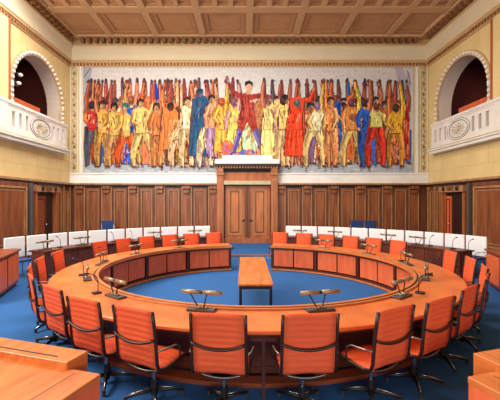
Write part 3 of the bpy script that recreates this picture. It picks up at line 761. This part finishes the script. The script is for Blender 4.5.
# ------------------------------------------------------------------ orange swivel chairs
def sling(path, w, th, ribs, m, crown=.012):
    """ribbed upholstered panel following path (y,z) points"""
    P = [Vector((0, y, z)) for y, z in path]
    L = [0]
    for a, c in zip(P[:-1], P[1:]): L.append(L[-1]+(c-a).length)
    N = ribs*4
    def at(s):
        for i in range(len(P)-1):
            if s <= L[i+1] or i == len(P)-2:
                f = (s-L[i])/(L[i+1]-L[i]); return P[i].lerp(P[i+1], f)
    bm = MB(); nx = 6; rows = []
    for side in (1, -1):
        for i in range(N+1):
            s = L[-1]*i/N; p = at(s); q = at(min(L[-1], s+.02)); r_ = at(max(0, s-.02))
            tn = (q-r_).normalized(); nr = Vector((0, -tn.z, tn.y))
            rib = th/2*(.55+.45*abs(math.sin(PI*ribs*i/N)))
            if i in (0, N): rib = th*.15
            for j in range(nx+1):
                u = j/nx*2-1; e = rib*(.3 if abs(u) == 1 else 1)
                bm.v.append(tuple(p+nr*(side*e+crown*(1-u*u))+Vector((u*w/2, 0, 0))))
    R = (N+1)*(nx+1); mi = bm.mid(m)
    def fc(f): bm.f.append(f); bm.mi.append(mi); bm.sm.append(True)
    for o_ in (0, R):
        for i in range(N):
            for j in range(nx):
                a = o_+i*(nx+1)+j; fc([a, a+1, a+nx+2, a+nx+1])
    for i in range(N):
        for j in (0, nx):
            a = i*(nx+1)+j; fc([a, a+nx+1, R+a+nx+1, R+a])
    for j in range(nx):
        for i in (0, N):
            a = i*(nx+1)+j; fc([a, a+1, R+a+1, R+a])
    return bm
BACK = [(-.315, 1.05), (-.295, .92), (-.275, .78), (-.262, .64), (-.25, .52), (-.225, .455)]
SEAT = [(-.215, .448), (-.14, .432), (0, .438), (.12, .452), (.20, .452), (.245, .425)]
def swivel_chair(label):
    t = thing('swivel_chair', label, 'chair', group='orange swivel chairs round the ring table')
    sling(BACK, .50, .030, 10, 'orange').build('backrest', t)
    sling(SEAT, .50, .030, 8, 'orange').build('seat', t)
    for sx in (-1, 1):
        b = MB(); b.tube([(sx*.262, y, z) for y, z in [(-.318, 1.045)]+BACK[1:]+SEAT[1:]], .019, 'bronze', 8, flat=.8); b.build('side_frame', t)
        b = MB(); b.tube([(sx*.275, -.265, .655), (sx*.30, -.18, .652), (sx*.305, -.02, .640), (sx*.30, .05, .60), (sx*.275, .085, .455)], .010, 'satin', 8); b.build('armrest', t)
    b = MB(); b.tube([(u*.262, -.283-.012*(1-u*u)-.02, .765-.055*(1-u*u)) for u in [x_/6 for x_ in range(-6, 7)]], .014, 'bronze', 8); b.build('back_spreader', t)
    b = MB(); b.tube([(u*.20, -.185, .425-.035*(1-u*u)) for u in [x_/5 for x_ in range(-5, 6)]], .012, 'satin', 8); b.build('seat_spreader', t); b = MB(); b.tube([(u*.25, .14, .430-.04*(1-u*u)) for u in [x_/5 for x_ in range(-5, 6)]], .012, 'satin', 8); b.build('seat_spreader', t)
    b = MB(); b.cyl((0, 0), .035, .05, .22, 'black', 12); b.cyl((0, 0), .022, .22, .38, 'chrome', 12); b.box(-.09, .09, -.17, .13, .36, .392, 'black'); b.build('column', t)
    for k in range(4):
        a = PI/4+k*PI/2; X = Matrix.Rotation(a, 4, 'Z')
        b = MB(); b.tube([(.02, 0, .10), (.16, 0, .085), (.31, 0, .052)], .02, 'black', 6, X, rs=[.026, .021, .014]); b.tube([(.05, 0, .122), (.16, 0, .105), (.30, 0, .066)], .006, 'chrome', 6, X); lg = b.build('base_leg', t); b = MB(); b.cyl((.29, 0), .02, 0, .052, 'grey', 10, X); b.build('glide', lg)
    return t
def solve(px, r):
    """angle (deg from the camera side) of the spot at radius r on the far half whose direction from the entrance is px"""
    best = None
    for k in range(900, 1800):
        a = k/10*(1 if px > 245 else -1); x, y = ring(a, r)
        e = abs(244.7+352*(x+.2)/y-px)
        if best is None or e < best[0]: best = (e, a)
    return best[1]
left = [-5.9, -16.9, -27.2, -38.6, -51, -64, -76, -88]+[solve(p, 4.25) for p in (101, 124, 147, 170, 192, 214)]
right = [5.6, 16.6, 26.4, 38.4, 51, 64, 76, 88]+[solve(p, 4.25) for p in (397, 373, 350, 326, 304, 280)]
near_words = ['nearest the dark table leg', 'second from the dark table leg', 'third from the dark table leg', 'fourth from the dark table leg']
proto = None
for side, angs in (('left', left), ('right', right)):
    for i, a in enumerate(angs):
        if i < 4: lab = 'orange swivel chair seen from behind, %s %s on the near %s' % (['nearest', 'second', 'third', 'fourth'][i], 'from the middle table leg' if i else 'to the middle table leg', side)
        elif i < 8: lab = 'orange swivel chair on the %s side of the ring, %s behind the near four' % (side, ORD[i-4])
        else: lab = 'orange swivel chair at the far %s of the ring, %s from the aisle' % (side, ORD[13-i])
        x, y = ring(a, 3.82 if 3 <= i < 8 else 3.92 if i == 2 else 3.985); rz = math.radians(a+(1 if a > 0 else -1)*{1: 11, 2: 4, 3: 0}.get(i, 0)+random.uniform(-2, 2))
        if proto is None:
            proto = swivel_chair(lab); proto.location = (x, y, 0); proto.rotation_euler = (0, 0, rz)
        else: dup(proto, (x, y, 0), rz, lab)

# ------------------------------------------------------------------ lamps and microphones
def lamp(label):
    t = thing('desk_lamp', label, 'lamp', group='tubular desk lamps')
    b = MB(); b.bbox(-.18, .18, -.065, .065, 0, .03, 'grey', .006); b.build('base', t)
    b = MB(); b.bbox(-.07, -.01, -.035, .035, .03, .055, 'champagne', .006); b.bbox(.0, .035, -.03, .03, .03, .065, 'chrome', .006); b.bbox(.05, .08, -.03, .03, .03, .05, 'champagne', .006); b.build('fitting', t)
    for x0, x1 in ((-.05, -.15), (.03, .07)):
        b = MB(); b.tube([(x0, 0, .05), (x1, 0, .215)], .009, 'black', 6); b.build('strut', t)
    for x0, x1 in ((-.26, -.02), (.02, .26)):
        b = MB(); b.tube([(x0, 0, .23), (x1, 0, .23)], .027, 'champagne', 12); b.build('lamp_shade', t)
    b = MB(); b.tube([(-.02, 0, .23), (.02, 0, .23)], .022, 'black', 10); b.build('joint', t)
    return t
lp = None
LA = [13, 38.5, 64, 90, 115.5, 141]
def putlamp(a, r, z, lab):
    global lp
    x, y = ring(a, r)
    if lp is None: lp = lamp(lab); lp.location = (x, y, z); lp.rotation_euler = (0, 0, math.radians(a))
    else: dup(lp, (x, y, z), math.radians(a), lab)
for sx, side in ((-1, 'left'), (1, 'right')):
    for i, a in enumerate(LA):
        putlamp(sx*a, 3.27, TZ, 'champagne tube desk lamp on ring table, %s on its %s half from the front' % (ORD[i], side))
OL = {-1: (45, 82, 155, 195), 1: (300, 335, 388, 417)}
for sx, side in ((-1, 'left'), (1, 'right')):
    ps = sorted(OL[sx], reverse=sx < 0)
    for i, p in enumerate(ps):
        putlamp(solve(p, 6.1), 6.1, .75, 'tube desk lamp on the far %s curved desk, %s from the aisle' % (side, ORD[i]))
def mic(label):
    t = thing('microphone', label, 'microphone', group='gooseneck microphones')
    b = MB(); b.bbox(-.05, .05, -.06, .06, 0, .028, 'black', .006); b.build('base', t)
    b = MB(); b.tube([(0, .02, .02), (0, .02, .16), (0, .0, .24), (0, -.06, .29), (0, -.12, .31)], .007, 'black', 6); b.build('gooseneck', t)
    b = MB(); b.tube([(0, -.11, .307), (0, -.17, .32)], .014, 'black', 8); b.build('microphone_head', t)
    return t
mp = None
def putmic(a, r, z, lab):
    global mp
    x, y = ring(a, r)
    if mp is None: mp = mic(lab); mp.location = (x, y, z); mp.rotation_euler = (0, 0, math.radians(a))
    else: dup(mp, (x, y, z), math.radians(a), lab)
for sx, side in ((-1, 'left'), (1, 'right')):
    for i, a in enumerate((45, 70.5, 96.5)):
        putmic(sx*a, 3.36, TZ, 'black gooseneck microphone on the %s of the ring table, %s from the front' % (side, ORD[i]))
    for i, p in enumerate((60, 113, 132) if sx < 0 else (469, 453, 430)):
        putmic(solve(p, 6.15), 6.15, .75, 'black gooseneck microphone on the far %s curved desk, %s from its outer end' % (side, ORD[i]))

# ------------------------------------------------------------------ outer desks
def far_desk(sx, side):
    t = thing('curved_desk', 'long curved mahogany desk before the white chairs on the far %s' % side, 'desk', (0, RY, 0))
    a0, a1 = sorted((sx*math.radians(180-71), sx*math.radians(180-10.6)))
    def rp(bm, name): bm.v = [(x, y-RY, z) for x, y, z in bm.v]; bm.build(name, t)
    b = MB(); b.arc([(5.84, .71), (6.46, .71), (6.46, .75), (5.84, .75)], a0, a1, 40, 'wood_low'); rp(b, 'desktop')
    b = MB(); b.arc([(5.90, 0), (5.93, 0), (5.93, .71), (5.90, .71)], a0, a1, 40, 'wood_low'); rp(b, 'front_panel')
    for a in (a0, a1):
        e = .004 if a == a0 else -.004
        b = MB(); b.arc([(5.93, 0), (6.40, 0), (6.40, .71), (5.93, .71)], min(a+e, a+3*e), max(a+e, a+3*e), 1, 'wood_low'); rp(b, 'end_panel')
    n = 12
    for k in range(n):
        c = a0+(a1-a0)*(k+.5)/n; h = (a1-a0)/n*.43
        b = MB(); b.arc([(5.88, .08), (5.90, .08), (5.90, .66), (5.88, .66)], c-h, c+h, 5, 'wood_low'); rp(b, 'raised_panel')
far_desk(-1, 'left'); far_desk(1, 'right')
def side_desk(sx, side):
    t = thing('bench_desk', 'solid red brown desk block at the %s edge of the room' % side, 'desk', (sx*5.85, 8.8, 0), sx*math.radians(-18.4+0))
    X = Matrix.Scale(sx, 4, (1, 0, 0))
    # local: +x outwards, -y towards the camera
    b = MB(); b.box(0, .62, -1.9, 0, .09, .86, 'wood_desk', X); b.box(.05, .6, -1.88, -.02, 0, .09, 'wood_dark', X); b.build('body', t)
    b = MB(); b.bbox(-.05, .66, -1.93, .04, .86, .91, 'wood_desk', .01, X); b.build('desktop', t)
    for k in range(2):
        b = MB(); b.box(-.018, 0, -1.8+k*.92, -.96+k*.92, .16, .80, 'wood_red', X); b.build('front_panel', t)
side_desk(-1, 'left'); side_desk(1, 'right')
def front_desk(sx, corner, side):
    t = thing('front_desk', 'honey wood desk with raised ledge cut off at the bottom %s corner' % side, 'desk', (corner[0], corner[1], 0), sx*math.radians(17.6))
    X = Matrix.Scale(sx, 4, (1, 0, 0))
    b = MB(); b.bbox(0, 2.4, -.23, 0, .60, .81, 'wood_pale', .004, X); b.build('ledge', t)
    b = MB(); b.box(.16, 2.3, -.175, -.160, .809, .8125, 'black', X); b.build('cable_slot', t)
    b = MB(); b.bbox(-.30, 2.4, -1.0, -.20, .70, .75, 'wood_pale', .004, X); b.box(-.10, -.092, -.98, -.25, .75, .7512, 'wood_dark', X); b.build('desktop', t)
    b = MB(); b.box(.01, 2.4, -.10, -.02, 0, .60, 'wood_red', X); b.build('front_panel', t)
    b = MB(); b.box(-.295, -.25, -.98, -.205, 0, .70, 'wood_red', X); b.build('end_panel', t)
    b = MB(); b.box(-.25, .05, -.98, -.205, .55, .70, 'wood_red', X); b.build('drawer_case', t)
front_desk(-1, (-1.55, 3.03), 'left'); front_desk(1, (1.74, 2.99), 'right')

# ------------------------------------------------------------------ white chairs
def white_chair(label):
    t = thing('visitor_chair', label, 'chair', group='white chairs behind the far desks')
    b = MB(); b.bbox(-.305, .305, -.27, -.215, .50, 1.08, 'white', .015); b.build('backrest', t)
    b = MB(); b.bbox(-.25, .25, -.20, .24, .42, .48, 'blue', .015); b.build('seat', t)
    for sx in (-1, 1):
        b = MB(); b.tube([(sx*.235, -.235, .02), (sx*.235, -.24, .50), (sx*.235, -.24, .9)], .013, 'chrome', 6); b.build('leg', t)
        b = MB(); b.tube([(sx*.235, .22, .02), (sx*.235, .22, .44)], .013, 'chrome', 6); b.build('leg', t)
        b = MB(); b.tube([(sx*.255, .20, .44), (sx*.265, .20, .62), (sx*.265, .15, .645), (sx*.265, -.22, .645)], .012, 'chrome', 6); b.build('armrest', t)
    for ch in t.children:
        if ch.name.startswith('leg'):
            for v in ch.data.vertices:
                if v.co.z < .05: v.co.z = 0
    return t
wp = None
for sx, side in ((-1, 'left'), (1, 'right')):
    a0, a1 = (15.7, 70.5) if sx < 0 else (14.6, 67.5)
    for i in range(11):
        a = sx*(180-(a0+(a1-a0)*i/10)); x, y = ring(a, 6.85)
        lab = 'white backed chair behind the far %s desk, %s from the aisle' % (side, ORD[i])
        if wp is None: wp = white_chair(lab); wp.location = (x, y, 0); wp.rotation_euler = (0, 0, math.radians(a))
        else: dup(wp, (x, y, 0), math.radians(a), lab)
# navy chairs by the back wall
def navy_chair(label):
    t = thing('navy_chair', label, 'chair', group='navy chairs by the back wall')
    b = MB(); b.bbox(-.26, .26, .20, .26, .58, 1.08, 'blue', .02); b.build('backrest', t)
    b = MB(); b.bbox(-.26, .26, -.25, .22, .42, .50, 'blue', .02); b.build('seat', t)
    for sx in (-1, 1):
        b = MB(); b.tube([(sx*.27, .24, 0), (sx*.27, .24, .95)], .014, 'chrome', 6); b.build('leg', t)
        b = MB(); b.tube([(sx*.27, -.22, 0), (sx*.27, -.22, .62), (sx*.27, .24, .64)], .014, 'chrome', 6); b.build('leg', t)
    return t
npr = navy_chair('navy chair by the back wall right of the door, the one nearer the door'); npr.location = (4.78, 15.45, .15)
dup(npr, (5.40, 15.45, .15), 0, 'navy chair by the back wall right of the door, the one nearer the corner')
dup(npr, (-6.30, 15.45, .15), 0, 'lone navy chair by the back wall on the left')

# ------------------------------------------------------------------ light
def area(name, loc, target, sx, sy, power, col):
    l = bpy.data.lights.new(name, 'AREA'); l.shape = 'RECTANGLE'; l.size = sx; l.size_y = sy; l.energy = power; l.color = col
    o = bpy.data.objects.new(name, l); COL.objects.link(o); o.location = loc
    o.rotation_euler = (Vector(target)-Vector(loc)).to_track_quat('-Z', 'Y').to_euler()
    return o
area('ceiling_light', (-3.0, 10.4, 9.4), (-3.0, 10.4, 0), 9, 4.2, 1150, (1, .97, .92))
area('window_light', (-8.0, 4.5, 6.2), (8, 13, 1.5), 6, 4, 1500, (1, .94, .85))
area('front_fill_light', (0, -3.6, 2.1), (0, 8, 1.6), 11, 1.6, 360, (1, .96, .90))  # fill added behind the camera for the chair backs, no window there
for sx in (-1, 1): area('gallery_fill_light', (sx*(W+1.8), 13.6, 8.3), (sx*(W+1.8), 13.6, 0), 1, 2, 25, (1, .8, .6))  # unseen fills added to lift the maroon galleries out of black
w = bpy.data.worlds.new('World'); S.world = w; w.use_nodes = True
bg = w.node_tree.nodes['Background']; bg.inputs['Color'].default_value = (1, .96, .91, 1); bg.inputs['Strength'].default_value = .25

# ------------------------------------------------------------------ camera
c = bpy.data.cameras.new('camera'); cam = bpy.data.objects.new('camera', c); COL.objects.link(cam)
cam.location = (-.2, 0, 2.1); cam.rotation_euler = (PI/2, 0, 0)
c.sensor_width = 36; c.lens = 352/500*36; c.clip_end = 100; c.clip_start = .05
c.shift_x = (250-244.7)/500; c.shift_y = (201-200)/500
S.camera = cam
S.view_settings.view_transform = 'Standard'; S.view_settings.look = 'None'
S.view_settings.exposure = 0.22; S.view_settings.gamma = 1
